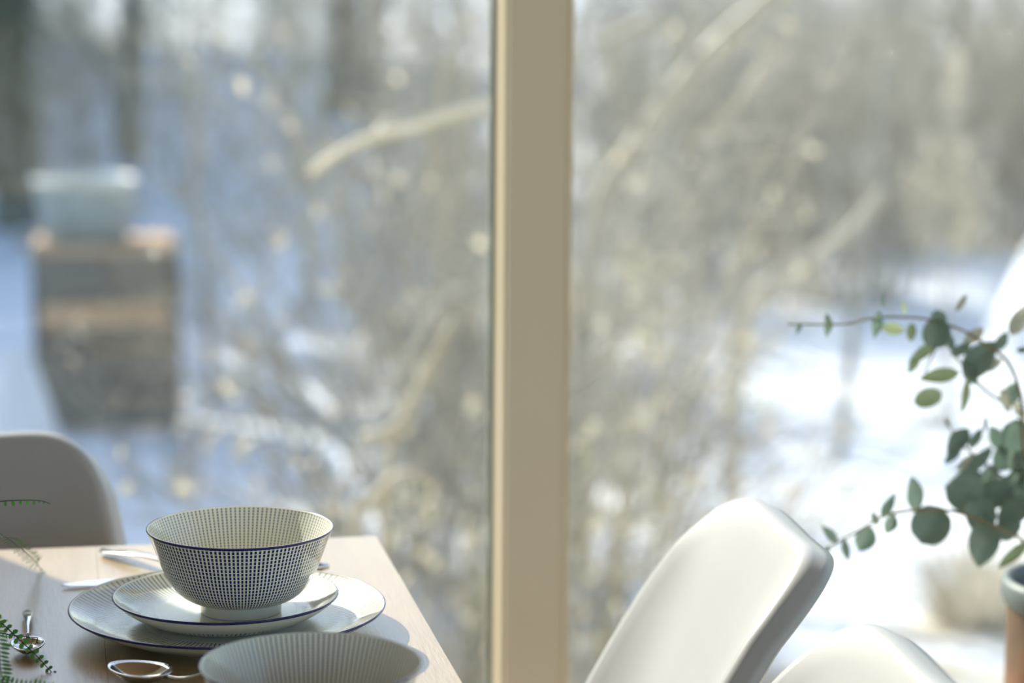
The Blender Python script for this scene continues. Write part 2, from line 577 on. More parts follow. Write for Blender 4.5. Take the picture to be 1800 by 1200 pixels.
PH, SH = 0.0215, 0.0215
px, py = -0.229, 1.906
plate = make_plate(0.1275, PH, 0.078, M_plate_top, 'dinner_plate')
plate.location = (px, py, ZT)
tag(plate, 'large white plate with navy radial lines under the stacked side plate', 'plate', 'patterned blue and white china')
side = make_plate(0.0910, SH, 0.052, M_plate_small, 'side_plate')
side.location = (px - 0.002, py + 0.003, ZT + PH * 0.36 + 0.0003)
tag(side, 'smaller navy-lined plate between the large plate and the sharp patterned bowl', 'plate', 'patterned blue and white china')
bowl = make_bowl()
zb = ZT + PH * 0.36 + SH * 0.36 + 0.0006
bowl.location = (-0.2185, 1.907, zb)
bowl.rotation_euler = (0, 0, 0.3)
tag(bowl, 'white footed bowl with navy dash pattern standing on two stacked plates', 'bowl', 'patterned blue and white china')

bowl2 = dup(bowl)
bowl2.location = (-0.134, 1.580, ZT)
tag(bowl2, 'blurred shaded bowl in the foreground, cut by the bottom of the frame', 'bowl', 'patterned blue and white china')


# ------------------------------------------------------------------ cutlery
def spoon(name, L, bw, hw, loc, ang, rise=0.012, lift=0.0, pitch=0.0, bowl_depth=0.0105):
    """spoon lying along +x from its handle end (x=0) to the bowl tip (x=L)"""
    r = empty(name)
    bl = L * 0.30
    # handle
    pts, wid = [], []
    n = 22
    verts, faces = [], []
    for i in range(n):
        t = i / (n - 1)
        x = t * (L - bl * 0.93)
        q_ = min(max(0.0, t - 0.12) / 0.70, 1)
        wdt = hw * (0.30 + 0.70 * (1 - q_ * q_ * (3 - 2 * q_)))
        if t < 0.06:
            wdt *= math.sqrt(max(0.05, t / 0.06))
        z = 0.004 + rise * math.sin(min(1, t * 1.05) * math.pi) ** 2 * 0.5 + 0.006 * t
        th = 0.0011 + 0.0006 * t
        for k in range(10):
            a = 2 * math.pi * k / 10
            verts.append((x, wdt * math.cos(a), z + th * math.sin(a)))
        if i:
            for k in range(10):
                k2 = (k + 1) % 10
                faces.append(((i - 1) * 10 + k, (i - 1) * 10 + k2, i * 10 + k2, i * 10 + k))
    faces.append(tuple(reversed(range(10))))
    faces.append(tuple((n - 1) * 10 + k for k in range(10)))
    zend = verts[-1][2]
    h = mesh_obj('handle', verts, faces, M_steel, r)
    # bowl: a curved oval dish
    verts, faces = [], []
    nr, na = 8, 36
    cx = L - bl * 0.5
    verts.append((cx, 0, 0.0012))
    for i in range(1, nr + 1):
        q = i / nr
        for k in range(na):
            a = 2 * math.pi * k / na
            ex = math.cos(a)
            wy = bw * (1 - 0.16 * ex)
            verts.append((cx + q * bl * 0.5 * ex, q * wy * math.sin(a), 0.0012 + bowl_depth * q ** 2.2))
    for k in range(na):
        faces.append((0, 1 + k, 1 + (k + 1) % na))
    for i in range(nr - 1):
        for k in range(na):
            k2 = (k + 1) % na
            faces.append((1 + i * na + k, 1 + (i + 1) * na + k, 1 + (i + 1) * na + k2, 1 + i * na + k2))
    d = mesh_obj('bowl_of_spoon', verts, faces, M_steel, r)
    sm = d.modifiers.new('thick', 'SOLIDIFY')
    sm.thickness = 0.0012
    sm.offset = 1.0
    r.location = (loc[0], loc[1], ZT + lift)
    r.rotation_euler = (0, pitch, ang)
    return r


def ang_between(p, q):
    return math.atan2(q[1] - p[1], q[0] - p[0])


s1 = spoon('teaspoon', 0.136, 0.0135, 0.0046, (-0.400, 1.946), ang_between((-0.400, 1.946), (-0.376, 1.826)), 0.006, bowl_depth=0.0070)
tag(s1, 'small steel teaspoon on the shaded table beside the fern frond', 'spoon', 'steel cutlery')
s2 = spoon('tablespoon', 0.185, 0.020, 0.0065, (-0.143, 1.676), ang_between((-0.143, 1.676), (-0.298, 1.768)), 0.040)
tag(s2, 'steel spoon lying between the plate stack and the foreground bowl', 'spoon', 'steel cutlery')
s3 = spoon('dessert_spoon', 0.175, 0.018, 0.0095, (-0.374, 2.158), math.radians(-44), 0.006)
tag(s3, 'steel spoon behind the plates, its wide handle end in the sun', 'spoon', 'steel cutlery')


def knife(loc, ang, L=0.235):
    r = empty('table_knife')
    verts, faces = [], []
    prof = []
    n = 24
    for i in range(n):                      # blade, tip at x=0
        t = i / (n - 1)
        x = t * L * 0.52
        up = 0.0085 * min(1, (t / 0.22)) ** 0.6
        verts += [(x, -up * 0.9, 0.0022), (x, up, 0.0022), (x, up, 0.0034), (x, -up * 0.9, 0.0028)]
        if i:
            b = (i - 1) * 4
            for k in range(4):
                k2 = (k + 1) % 4
                faces.append((b + k, b + k2, b + 4 + k2, b + 4 + k))
    faces.append((3, 2, 1, 0))
    faces.append(tuple((n - 1) * 4 + k for k in range(4)))
    mesh_obj('blade', verts, faces, M_steel, r, False)
    pts = [(L * t, 0, 0.0052) for t in (0.50, 0.56, 0.7, 0.85, 0.95, 1.0)]
    v, f = tube_geo(pts, [0.0030, 0.0042, 0.0046, 0.0050, 0.0048, 0.0025], 12)
    mesh_obj('handle', v, f, M_steel, r)
    r.location = (loc[0], loc[1], ZT)
    r.rotation_euler = (0, 0, ang)
    return r


k1 = knife((-0.388, 2.033), ang_between((-0.388, 2.033), (-0.158, 2.098)))
tag(k1, 'steel table knife lying behind the large plate', 'knife', 'steel cutlery')


# ------------------------------------------------------------------ moulded chairs
PROF = [(0.235, 0.415), (0.205, 0.442), (0.10, 0.436), (0.0, 0.426), (-0.09, 0.430), (-0.152, 0.462), (-0.188, 0.522),
        (-0.218, 0.590), (-0.258, 0.680), (-0.294, 0.752), (-0.330, 0.815)]
PC = catmull([(a, 0, b) for a, b in PROF], 200)
_arc = [0.0]
for _i in range(1, 200):
    _arc.append(_arc[-1] + (PC[_i] - PC[_i - 1]).length)


def prof_at(v):
    s = v * _arc[-1]
    lo = 0
    for i in range(199):
        if _arc[i + 1] >= s:
            lo = i
            break
    else:
        lo = 198
    t = (s - _arc[lo]) / max(1e-9, _arc[lo + 1] - _arc[lo])
    return PC[lo].lerp(PC[lo + 1], t)


WID = [(0.0, 0.190), (0.12, 0.212), (0.30, 0.220), (0.45, 0.190), (0.58, 0.168), (0.72, 0.163), (0.86, 0.157), (1.0, 0.150)]


def interp(tab, v):
    for (a, b), (c, d) in zip(tab, tab[1:]):
        if v <= c:
            return b + (d - b) * (v - a) / (c - a)
    return tab[-1][1]


CURL = [(0.0, 0.004), (0.3, 0.030), (0.5, 0.046), (0.7, 0.040), (0.9, 0.030), (1.0, 0.018)]


def shell_pt(s, t):
    v = min(1.0, max(0.0, (t + 1) / 2)) - 0.014 * (1 - s * s) * max(0.0, (t - 0.6) / 0.4)
    p = prof_at(v)
    q = prof_at(min(1.0, v + 0.01)) - prof_at(max(0.0, v - 0.01))
    q.normalize()
    nrm = Vector((q.z, 0, -q.x))            # front side of the seat / back
    if nrm.z < 0 and v < 0.4:
        nrm = -nrm
    if v >= 0.4 and nrm.x < 0:
        nrm = -nrm
    w = interp(WID, v)
    return p + Vector((0, s * w, 0)) + nrm * (abs(s) ** 2.4 * interp(CURL, v))


def make_chair():
    r = empty('moulded_chair')
    na, nr = 120, 16
    verts, faces = [(shell_pt(0, 0.02))], []
    bnd = []
    ex = 2.0 / 6.0
    for k in range(na):
        a = 2 * math.pi * k / na
        c, s = math.cos(a), math.sin(a)
        bnd.append((math.copysign(abs(c) ** ex, c), math.copysign(abs(s) ** ex, s)))
    for i in range(1, nr + 1):
        q = i / nr
        for k in range(na):
            s, t = bnd[k]
            verts.append(shell_pt(s * q, 0.02 * (1 - q) + t * q))
    for k in range(na):
        faces.append((0, 1 + k, 1 + (k + 1) % na))

    def idx(i, k):
        return 1 + (i - 1) * na + k % na
    for i in range(1, nr):
        for k in range(na):
            faces.append((idx(i, k), idx(i + 1, k), idx(i + 1, k + 1), idx(i, k + 1)))
    # turned-back stiffening edge all round
    last, prev = nr, nr - 1
    rings = []
    for k in range(na):
        P = Vector(verts[idx(nr, k)])
        Q = Vector(verts[idx(nr - 1, k)])
        tang = Vector(verts[idx(nr, k + 1)]) - Vector(verts[idx(nr, k - 1)])
        tang.normalize()
        out = P - Q
        out = (out - tang * out.dot(tang)).normalized()
        nn = tang.cross(out).normalized()
        v = (bnd[k][1] + 1) / 2
        ref = Vector((0.15, 0, 1)) if v < 0.4 else Vector((1, 0, 0.3))
        if nn.dot(ref) < 0:
            nn = -nn
        rings.append((P, out, nn, v))
    rr = 0.009
    steps = [(math.sin(a) * rr, (1 - math.cos(a)) * rr) for a in (0.4, 0.8, 1.2, 1.5)]
    base = len(verts)
    for j, (so, sn) in enumerate(steps + [(rr + 0.0005, rr + 0.008), (rr + 0.002, rr + 0.017)]):
        for (P, out, nn, v) in rings:
            verts.append(P + out * so - nn * sn)
        for k in range(na):
            k2 = (k + 1) % na
            a = idx(nr, k) if j == 0 else base + (j - 1) * na + k
            b = idx(nr, k2) if j == 0 else base + (j - 1) * na + k2
            faces.append((a, base + j * na + k, base + j * na + k2, b))
    o = mesh_obj('shell', verts, faces, M_plastic, r)
    bm = bmesh.new()
    bm.from_mesh(o.data)
    bmesh.ops.recalc_face_normals(bm, faces=bm.faces)
    bm.to_mesh(o.data)
    bm.free()
    m = o.modifiers.new('thick', 'SOLIDIFY')
    m.thickness = 0.005
    m.offset = 0.0
    for sx in (-1, 1):
        for sy in (-1, 1):
            p0 = Vector((0.02 + sx * 0.085, sy * 0.085, 0.405))
            p1 = Vector((0.0 + sx * 0.235, sy * 0.215, 0.0))
            v, f = tube_geo([p0, p0.lerp(p1, 0.5), p1], [0.016, 0.0145, 0.010], 14)
            mesh_obj('leg', v, f, M_legwood, r)
    for sy in (-1, 1):
        v, f = tube_geo([(-0.15, sy * 0.135, 0.22), (0.16, -sy * 0.135, 0.22)], [0.004, 0.004], 8)
        mesh_obj('brace', v, f, M_black_metal, r)
    v, f = tube_geo([(0.10, -0.09, 0.408), (0.10, 0.09, 0.408), (-0.06, 0.09, 0.408), (-0.06, -0.09, 0.408), (0.10, -0.09, 0.408)], [0.007] * 5, 8)
    mesh_obj('mount', v, f, M_black_metal, r)
    return r


GCH = 'white moulded chairs round the table'
chair = make_chair()
FACE_LEFT = math.pi + A                      # faces the table from its right side
chair.location = (-0.093, 1.978, 0)
chair.rotation_euler = (0, 0, FACE_LEFT - 0.06)
tag(chair, 'sunlit white plastic chair at the right side of the table, nearest the window post', 'chair', GCH)
chair_b = dup(chair)
chair_b.location = (-0.045, 1.557, 0)
chair_b.rotation_euler = (0, 0, FACE_LEFT - 0.06)
tag(chair_b, 'white plastic chair at lower right, only the top of its back in view', 'chair', GCH)
chair_c = dup(chair)
chair_c.location = (-0.508, 2.062, 0)
chair_c.rotation_euler = (0, 0, -math.pi / 2 + A)
tag(chair_c, 'shaded white plastic chair behind the far end of the table at left', 'chair', GCH)


# ------------------------------------------------------------------ leaves and plants
def leaf_mesh(name, L, W, kind, mat, fold=0.12, bend=0.15):
    """leaf along +x from its base, face up +z"""
    nx, ny = 10, 6
    verts, faces = [], []
    for i in range(nx + 1):
        t = i / nx
        if kind == 'round':
            w = math.sqrt(max(0, 1 - (2 * t - 1) ** 2))
        elif kind == 'oval':
            w = (math.sin(math.pi * t ** 0.9)) ** 0.75
        else:
            w = (math.sin(math.pi * t ** 0.75)) ** 0.95
        w = max(w, 0.02)
        for j in range(ny + 1):
            q = 2 * j / ny - 1
            verts.append((t * L, q * w * W / 2, abs(q) * w * W * fold - bend * L * (t - 0.5) ** 2 + 0.02 * L * math.sin(q * 4 + t * 6)))
    for i in range(nx):
        for j in range(ny):
            a = i * (ny + 1) + j
            faces.append((a, a + ny + 1, a + ny + 2, a + 1))
    return verts, faces


LEAF_CACHE = {}


def place_leaf(parent, name, centre, L, W, ang, yaw, kind, mat, origin):
    """centre in world; ang: direction of the leaf's long axis as seen facing the window; yaw turns its face"""
    key = (round(L, 3), round(W, 3), kind, mat.name)
    if key not in LEAF_CACHE:
        v, f = leaf_mesh(name, L, W, kind, mat)
        me = bpy.data.meshes.new('leaf')
        me.from_pydata(v, [], f)
        me.polygons.foreach_set('use_smooth', [True] * len(f))
        me.materials.append(mat)
        LEAF_CACHE[key] = me
    o = bpy.data.objects.new(name, LEAF_CACHE[key])
    link(o, parent)
    X = Vector((math.cos(ang), 0.12 * math.sin(yaw * 5), math.sin(ang))).normalized()
    Z = Vector((math.sin(yaw), -math.cos(yaw), 0.25)).normalized()
    Z = (Z - X * Z.dot(X)).normalized()
    Y = Z.cross(X)
    c = centre - origin - X * L / 2
    o.matrix_local = Matrix(((X.x, Y.x, Z.x, c.x), (X.y, Y.y, Z.y, c.y), (X.z, Y.z, Z.z, c.z), (0, 0, 0, 1)))
    return o


VASE = Vector((0.602, 2.46, 0))
D_EU = 2.40
euc = empty('eucalyptus_branches', VASE + Vector((0, 0, 0.30)))
tag(euc, 'eucalyptus stems with round blue-green leaves arching in from the right', 'foliage')
EO = euc.location


def euc_stem(pts, r0, r1):
    P = [at(x, y, d) - EO for x, y, d in pts]
    C = catmull(P, len(P) * 6)
    n = len(C)
    v, f = tube_geo(C, [r0 + (r1 - r0) * i / (n - 1) for i in range(n)], 8)
    return mesh_obj('stem', v, f, M_euc_stem, euc)


base = VASE + Vector((-0.01, 0.0, 0.32))


def from_vase(*pts):
    return pts


def stem_world(world_pts, r0, r1):
    C = catmull([Vector(p) - EO for p in world_pts], len(world_pts) * 6)
    n = len(C)
    v, f = tube_geo(C, [r0 + (r1 - r0) * i / (n - 1) for i in range(n)], 8)
    return mesh_obj('stem', v, f, M_euc_stem, euc)


def S(pts, dx=0.0):
    w = [base + Vector((dx, 0, 0)), base + Vector((dx * 1.6 + 0.004, 0, 0.20)), base + Vector((dx * 2 + 0.006, -0.01, 0.345))]
    w += [at(*p) for p in pts]
    return w


stem_world(S([(1830, 890, 2.42), (1800, 790, 2.41), (1795, 700, 2.41), (1770, 635, 2.40), (1720, 597, 2.40), (1690, 580, 2.40), (1640, 563, 2.39),
              (1580, 557, 2.38), (1530, 560, 2.37), (1480, 570, 2.36), (1385, 569, 2.34)]), 0.0023, 0.0009)
stem_world(S([(1810, 905, 2.46), (1800, 780, 2.46), (1790, 720, 2.46), (1750, 700, 2.45), (1715, 668, 2.44), (1690, 640, 2.44), (1655, 600, 2.44), (1625, 655, 2.43)], 0.012), 0.0023, 0.0009)
stem_world(S([(1830, 985, 2.40), (1800, 950, 2.39), (1760, 930, 2.38), (1700, 905, 2.37), (1650, 895, 2.36), (1600, 898, 2.35), (1560, 905, 2.34),
              (1530, 920, 2.34), (1500, 938, 2.33), (1475, 951, 2.32), (1452, 964, 2.32)], -0.012), 0.0023, 0.0009)
stem_world(S([(1850, 905, 2.46), (1790, 860, 2.45), (1740, 820, 2.45), (1690, 780, 2.45), (1662, 738, 2.45)], 0.006), 0.0022, 0.0009)

# x, y, length px, width px, direction degrees (0 right, 90 up), outline, colour, depth offset
D_, Y_, P_ = M_euc, M_euc_young_lit, M_euc_pale
LEAVES = [
    (1404, 577, 24, 9, -110, 'point', D_, -.05), (1455, 575, 38, 16, -95, 'point', D_, -.04), (1454, 558, 14, 9, 95, 'oval', D_, -.04),
    (1541, 572, 52, 20, -98, 'point', D_, -.03), (1570, 578, 42, 22, -8, 'oval', Y_, -.02), (1602, 584, 34, 18, -95, 'oval', Y_, -.01),
    (1648, 562, 36, 34, 90, 'round', D_, .0), (1646, 586, 56, 50, -100, 'round', D_, -.01), (1622, 620, 66, 21, -142, 'oval', Y_, .01),
    (1606, 640, 38, 17, -118, 'oval', Y_, .02), (1652, 660, 76, 27, 188, 'oval', Y_, .02), (1631, 699, 52, 34, 200, 'round', Y_, .03),
    (1697, 694, 70, 15, -95, 'oval', Y_, .01), (1722, 632, 88, 50, 52, 'oval', D_, .03), (1690, 614, 42, 20, 30, 'oval', D_, .02),
    (1690, 532, 36, 12, 58, 'oval', P_, .0), (1552, 526, 32, 7, 88, 'oval', D_, -.02), (1589, 541, 24, 9, 100, 'oval', Y_, -.02),
    (1797, 615, 22, 11, 10, 'oval', D_, .0), (1792, 562, 64, 30, 62, 'oval', P_, .02), (1712, 590, 46, 24, 35, 'oval', P_, .03),
    (1768, 704, 46, 20, -72, 'oval', P_, .04), (1732, 745, 32, 7, -92, 'oval', D_, .03), (1792, 722, 44, 20, -60, 'oval', P_, .05),
    (1684, 776, 62, 34, 232, 'oval', D_, .04), (1722, 808, 64, 26, 45, 'oval', D_, .04), (1700, 812, 52, 20, 215, 'oval', P_, .05),
    (1790, 765, 62, 62, 100, 'round', D_, .03), (1788, 806, 54, 46, -80, 'round', D_, .04), (1665, 742, 24, 10, 118, 'oval', P_, .05),
    (1697, 868, 78, 68, 160, 'round', D_, .01), (1766, 860, 92, 48, 36, 'oval', D_, .02), (1786, 896, 84, 46, 40, 'oval', D_, .0),
    (1722, 905, 74, 58, -60, 'round', D_, -.01), (1728, 952, 98, 58, -94, 'oval', D_, -.02), (1637, 923, 76, 72, -120, 'round', D_, -.02),
    (1607, 868, 64, 36, 97, 'oval', D_, -.03), (1782, 974, 76, 22, 222, 'oval', Y_, .0), (1562, 888, 54, 20, 66, 'point', D_, -.04),
    (1565, 921, 40, 26, -108, 'oval', D_, -.05), (1538, 911, 28, 14, 112, 'oval', D_, -.05), (1521, 947, 50, 38, -112, 'oval', D_, -.05),
    (1458, 938, 42, 18, 134, 'point', D_, -.07), (1487, 966, 40, 15, -80, 'oval', D_, -.07), (1452, 968, 20, 12, -105, 'oval', D_, -.08),
    (1752, 770, 50, 30, 120, 'oval', D_, .06), (1740, 840, 50, 34, 80, 'round', D_, .05), (1830, 820, 66, 60, 40, 'round', D_, .02),
    (1770, 800, 70, 44, 55, 'oval', D_, .05), (1745, 870, 66, 50, 30, 'round', D_, .03), (1700, 840, 56, 34, 200, 'oval', D_, .03), (1795, 850, 70, 54, 80, 'round', D_, .03),
    (1715, 770, 44, 18, 60, 'oval', D_, .05), (1770, 930, 60, 40, 20, 'oval', D_, .01), (1675, 800, 44, 18, 225, 'oval', D_, .05), (1760, 600, 40, 22, 60, 'oval', D_, .03),
    (1705, 655, 46, 26, 120, 'oval', D_, .03), (1740, 640, 46, 26, 20, 'oval', P_, .04), (1668, 600, 44, 20, -60, 'oval', D_, .03), (1780, 690, 44, 30, 70, 'oval', D_, .05),
    (1836, 700, 60, 52, 70, 'round', D_, .05), (1842, 930, 70, 56, -20, 'round', D_, -.02), (1840, 600, 60, 40, 20, 'oval', D_, .04),
]
for i, (x, y, L, W, an, kind, mt, dd) in enumerate(LEAVES):
    d = D_EU + dd
    k = d / FPX
    place_leaf(euc, 'leaf', at(x, y, d), L * k, W * k * 1.02, math.radians(an), 0.35 * math.sin(i * 2.3), kind, mt, EO)

# tall clay vase the stems stand in
vase = empty('floor_vase', VASE)
tag(vase, 'rust-brown cylindrical vase with blue-grey rim at the right edge', 'vase')
lathe('body', [(0.0004, 0.0), (0.070, 0.0), (0.076, 0.004), (0.078, 0.02), (0.079, 0.30), (0.080, 0.60), (0.0805, 0.628)], M_terra, vase, 64)
lathe('rim', [(0.0805, 0.626), (0.0845, 0.630), (0.0865, 0.638), (0.0865, 0.650), (0.083, 0.657), (0.078, 0.655), (0.074, 0.645), (0.070, 0.60), (0.069, 0.30), (0.0004, 0.29)], M_terra_rim, vase, 64)

# fern in a pot at the left of the table
FP = Vector((-0.56, 1.72, ZT))
fern = empty('potted_fern', FP)
tag(fern, 'fern with thin dark stems and tiny green leaflets reaching in from the left', 'plant')
lathe('pot', [(0.0004, 0.0), (0.042, 0.0), (0.045, 0.004), (0.054, 0.085), (0.056, 0.09), (0.053, 0.092), (0.049, 0.080)], M_pot, fern, 40)
lathe('soil', [(0.0502, 0.080), (0.03, 0.083), (0.0004, 0.084)], M_soil, fern, 32)


def frond(pts, leaflet, gap, start=0.2, down=0.0, fan=1.0, both=True, wr=0.42):
    """pts: world points; leaflets in pairs along the rachis"""
    C = catmull([Vector(p) - FP for p in pts], 60)
    n = len(C)
    v, f = tube_geo(C, [0.0009 * (1 - 0.65 * i / (n - 1)) for i in range(n)], 6)
    st = mesh_obj('frond', v, f, M_fern_stem, fern)
    arc = [0.0]
    for i in range(1, n):
        arc.append(arc[-1] + (C[i] - C[i - 1]).length)
    tot = arc[-1]
    s = tot * start
    verts, faces = [], []
    q = 0
    while s < tot * 0.985:
        i = max(j for j in range(n) if arc[j] <= s)
        i = min(i, n - 2)
        p = C[i].lerp(C[i + 1], (s - arc[i]) / max(1e-6, arc[i + 1] - arc[i]))
        t = (C[i + 1] - C[i]).normalized()
        sidev = t.cross(Vector((0, -1, 0.5)).normalized()).normalized()
        k = s / tot
        sc = leaflet * (0.55 + 0.9 * math.sin(math.pi * min(1, k * 0.97 + 0.02)) ** 0.8) * RNG.uniform(0.8, 1.15)
        sc = leaflet * RNG.uniform(0.9, 1.3) * min(1.0, 0.3 + (tot - s) / 0.035)
        for sg in ((1, -1) if both else (-1,)):
            dirv = (sidev * sg * fan + t * 0.35 + Vector((0, RNG.uniform(-.25, .25), -down))).normalized()
            up = dirv.cross(t)
            if up.length < 1e-3:
                up = Vector((0, -1, 0))
            up.normalize()
            w = dirv.cross(up).normalized()
            b = len(verts)
            L, W = sc, sc * wr
            m = p + dirv * L
            verts += [p, p + dirv * L * .3 + w * W * .5 + up * .0003, p + dirv * L * .3 - w * W * .5 + up * .0003,
                      p + dirv * L * .72 + w * W * .46, p + dirv * L * .72 - w * W * .46, m]
            faces += [(b, b + 2, b + 4, b + 3, b + 1), (b + 3, b + 4, b + 5)]
        s += gap * max(0.5, min(1.0, 0.4 + (tot - s) / 0.04))
        q += 1
    lf = mesh_obj('leaflets', verts, faces, M_fern, st, True)
    lf['kind'] = 'stuff'
    return st


crown = FP + Vector((0.0, 0.0, 0.085))
F0 = lambda *p: [crown, crown + Vector((0.02, 0.03, 0.09))] + [at(*q) for q in p]
frond(F0((-90, 905, 1.86), (-40, 888, 1.90), (0, 881, 1.92), (40, 879, 1.93), (72, 880, 1.94), (88, 885, 1.945)), 0.0046, 0.0062, 0.60, 1.4, 0.3, both=False, wr=.5)
frond(F0((-80, 925, 1.80), (-35, 925, 1.84), (0, 938, 1.88), (20, 950, 1.92), (40, 966, 1.99), (60, 984, 2.06), (78, 1008, 2.11)), 0.0068, 0.0085, 0.45, 0.0, 1.0, wr=.45)
frond(F0((-120, 1020, 1.76), (-50, 1050, 1.78), (0, 1092, 1.79), (30, 1120, 1.79), (62, 1150, 1.79), (88, 1178, 1.785), (118, 1208, 1.78)), 0.0046, 0.0056, 0.5, 0.0, 0.9, wr=0.66)
frond(F0((-100, 1080, 1.72), (-40, 1070, 1.72), (-8, 1100, 1.71), (-2, 1140, 1.70), (2, 1180, 1.69), (10, 1225, 1.68)), 0.0085, 0.0032, 0.5, 0.1, 1.0, wr=0.25)
frond(F0((-90, 1100, 1.80), (-30, 1108, 1.82), (0, 1112, 1.83), (30, 1117, 1.84), (70, 1121, 1.85)), 0.0032, 0.0034, 0.6, 0.6, 0.6, wr=0.3)
frond(F0((-90, 1170, 1.72), (-20, 1196, 1.70), (30, 1203, 1.69), (80, 1206, 1.68), (120, 1212, 1.67)), 0.0048, 0.0040, 0.5, -0.4, 0.8, wr=0.35)
frond(F0((-110, 1060, 1.66), (-60, 1100, 1.62), (-20, 1150, 1.60), (0, 1215, 1.58)), 0.0060, 0.0040, 0.4, 0.1, 0.9)
frond([crown, crown + Vector((-0.04, -0.03, 0.10)), crown + Vector((-0.12, -0.08, 0.12)), crown + Vector((-0.19, -0.12, 0.06))], 0.007, 0.005, 0.25)
frond([crown, crown + Vector((-0.03, 0.05, 0.11)), crown + Vector((-0.09, 0.13, 0.13)), crown + Vector((-0.14, 0.19, 0.08))], 0.007, 0.005, 0.25)

# ------------------------------------------------------------------ outdoors: snow, thicket, trees
ZG = -0.90


def ground_h(x, y):
    h = 0.10 * math.sin(x * 0.45 + 1.3) * math.cos(y * 0.33) + 0.05 * math.sin(x * 1.3 + y * 0.9) + 0.03 * math.sin(2.7 * x - 1.9 * y)
    if y > 16:
        h += 0.0011 * (y - 16) ** 1.55
    f = min(1, max(0, (y - 3.6) / 2))
    return ZG + h * f


verts, faces = [], []
xs = np.concatenate([np.linspace(-90, -12, 24), np.linspace(-11, 11, 90), np.linspace(12, 90, 24)])
ys = np.concatenate([np.linspace(-80, 3.0, 40), np.linspace(3.35, 20, 90), np.linspace(20.5, 130, 70)])
for y in ys:
    for x in xs:
        verts.append((x, y, ground_h(x, y)))
nx = len(xs)
for j in range(len(ys) - 1):
    for i in range(nx - 1):
        faces.append((j * nx + i, j * nx + i + 1, (j + 1) * nx + i + 1, (j + 1) * nx + i))
g = mesh_obj('ground', verts, faces, M_ground)
g['kind'] = 'structure'


def tubes_mesh(name, tubes, mat, sides=3):
    """many thin tapering tubes -> one mesh (numpy)"""
    V, Fc = [], []
    base = 0
    for pts, r0, r1 in tubes:
        n = len(pts)
        P = np.array(pts)
        T = np.gradient(P, axis=0)
        T /= np.linalg.norm(T, axis=1)[:, None] + 1e-9
        a = np.array([0.31, 0.52, 0.79])
        U = np.cross(T, a)
        U /= np.linalg.norm(U, axis=1)[:, None] + 1e-9
        W = np.cross(T, U)
        R = np.linspace(r0, r1, n)[:, None]
        for k in range(sides):
            an = 2 * math.pi * k / sides
            V.append(P + (U * math.cos(an) + W * math.sin(an)) * R)
        for i in range(n - 1):
            for k in range(sides):
                k2 = (k + 1) % sides
                Fc.append((base + k * n + i, base + k2 * n + i, base + k2 * n + i + 1, base + k * n + i + 1))
        base += n * sides
    V = np.concatenate(V)
    me = bpy.data.meshes.new(name)
    me.from_pydata(V.tolist(), [], Fc)
    me.polygons.foreach_set('use_smooth', [True] * len(Fc))
    me.materials.append(mat)
    return me


def grow(rng, p, d, L, n, droop, wob):
    pts = [p.copy()]
    d = d / np.linalg.norm(d)
    for i in range(n):
        d = d + rng.normal(0, wob, 3) + np.array([0, 0, droop])
        d /= np.linalg.norm(d)
        pts.append(pts[-1] + d * L / n)
    return np.array(pts)


def shrub_parts(seed, h, nst, ntw, r, spread, leaves=0, leaf=0.025):
    rng = np.random.default_rng(seed)
    stems, twigs, lv = [], [], []
    for _ in range(nst):
        a = rng.uniform(0, 2 * math.pi)
        sp = abs(rng.normal(0, spread))
        b = np.array([math.cos(a), math.sin(a), 0]) * rng.uniform(0, .22)
        d = np.array([math.cos(a) * sp, math.sin(a) * sp, 1.0])
        L = h * rng.uniform(.65, 1.1)
        P = grow(rng, b, d, L, 7, -.03, .09)
        stems.append((P, r * rng.uniform(.7, 1.3), r * .35))
        for _ in range(ntw):
            k = rng.integers(1, 7)
            q = P[k] * 1.0
            dd = (P[k] - P[k - 1])
            dd = dd / np.linalg.norm(dd) + rng.normal(0, .55, 3)
            T = grow(rng, q, dd, h * rng.uniform(.15, .42), 4, -.02, .14)
            twigs.append((T, r * .5, r * .22))
            for _ in range(2):
                m = rng.integers(1, 4)
                d3 = T[m] - T[m - 1]
                d3 = d3 / np.linalg.norm(d3) + rng.normal(0, .6, 3)
                T2 = grow(rng, T[m], d3, h * rng.uniform(.06, .18), 3, -.02, .15)
                twigs.append((T2, r * .33, r * .15))
                lv.append(T2[-1])
            lv.append(T[-1])
    return stems, twigs, lv, rng


def leaves_mesh(name, pts, rng, count, size, mat):
    V, Fc = [], []
    idx = rng.integers(0, len(pts), count)
    for j in idx:
        c = np.array(pts[j]) + rng.normal(0, .03, 3)
        a = rng.normal(0, 1, 3)
        a /= np.linalg.norm(a)
        b = np.cross(a, rng.normal(0, 1, 3))
        b /= np.linalg.norm(b)
        s = size * rng.uniform(.6, 1.3)
        n = np.cross(a, b) * s * .18
        k = len(V)
        V += [c - a * s, c - b * s * .5 + n, c + b * s * .5 + n, c + a * s]
        Fc += [(k, k + 1, k + 3), (k, k + 3, k + 2)]
    me = bpy.data.meshes.new(name)
    me.from_pydata([tuple(v) for v in V], [], Fc)
    me.materials.append(mat)
    return me


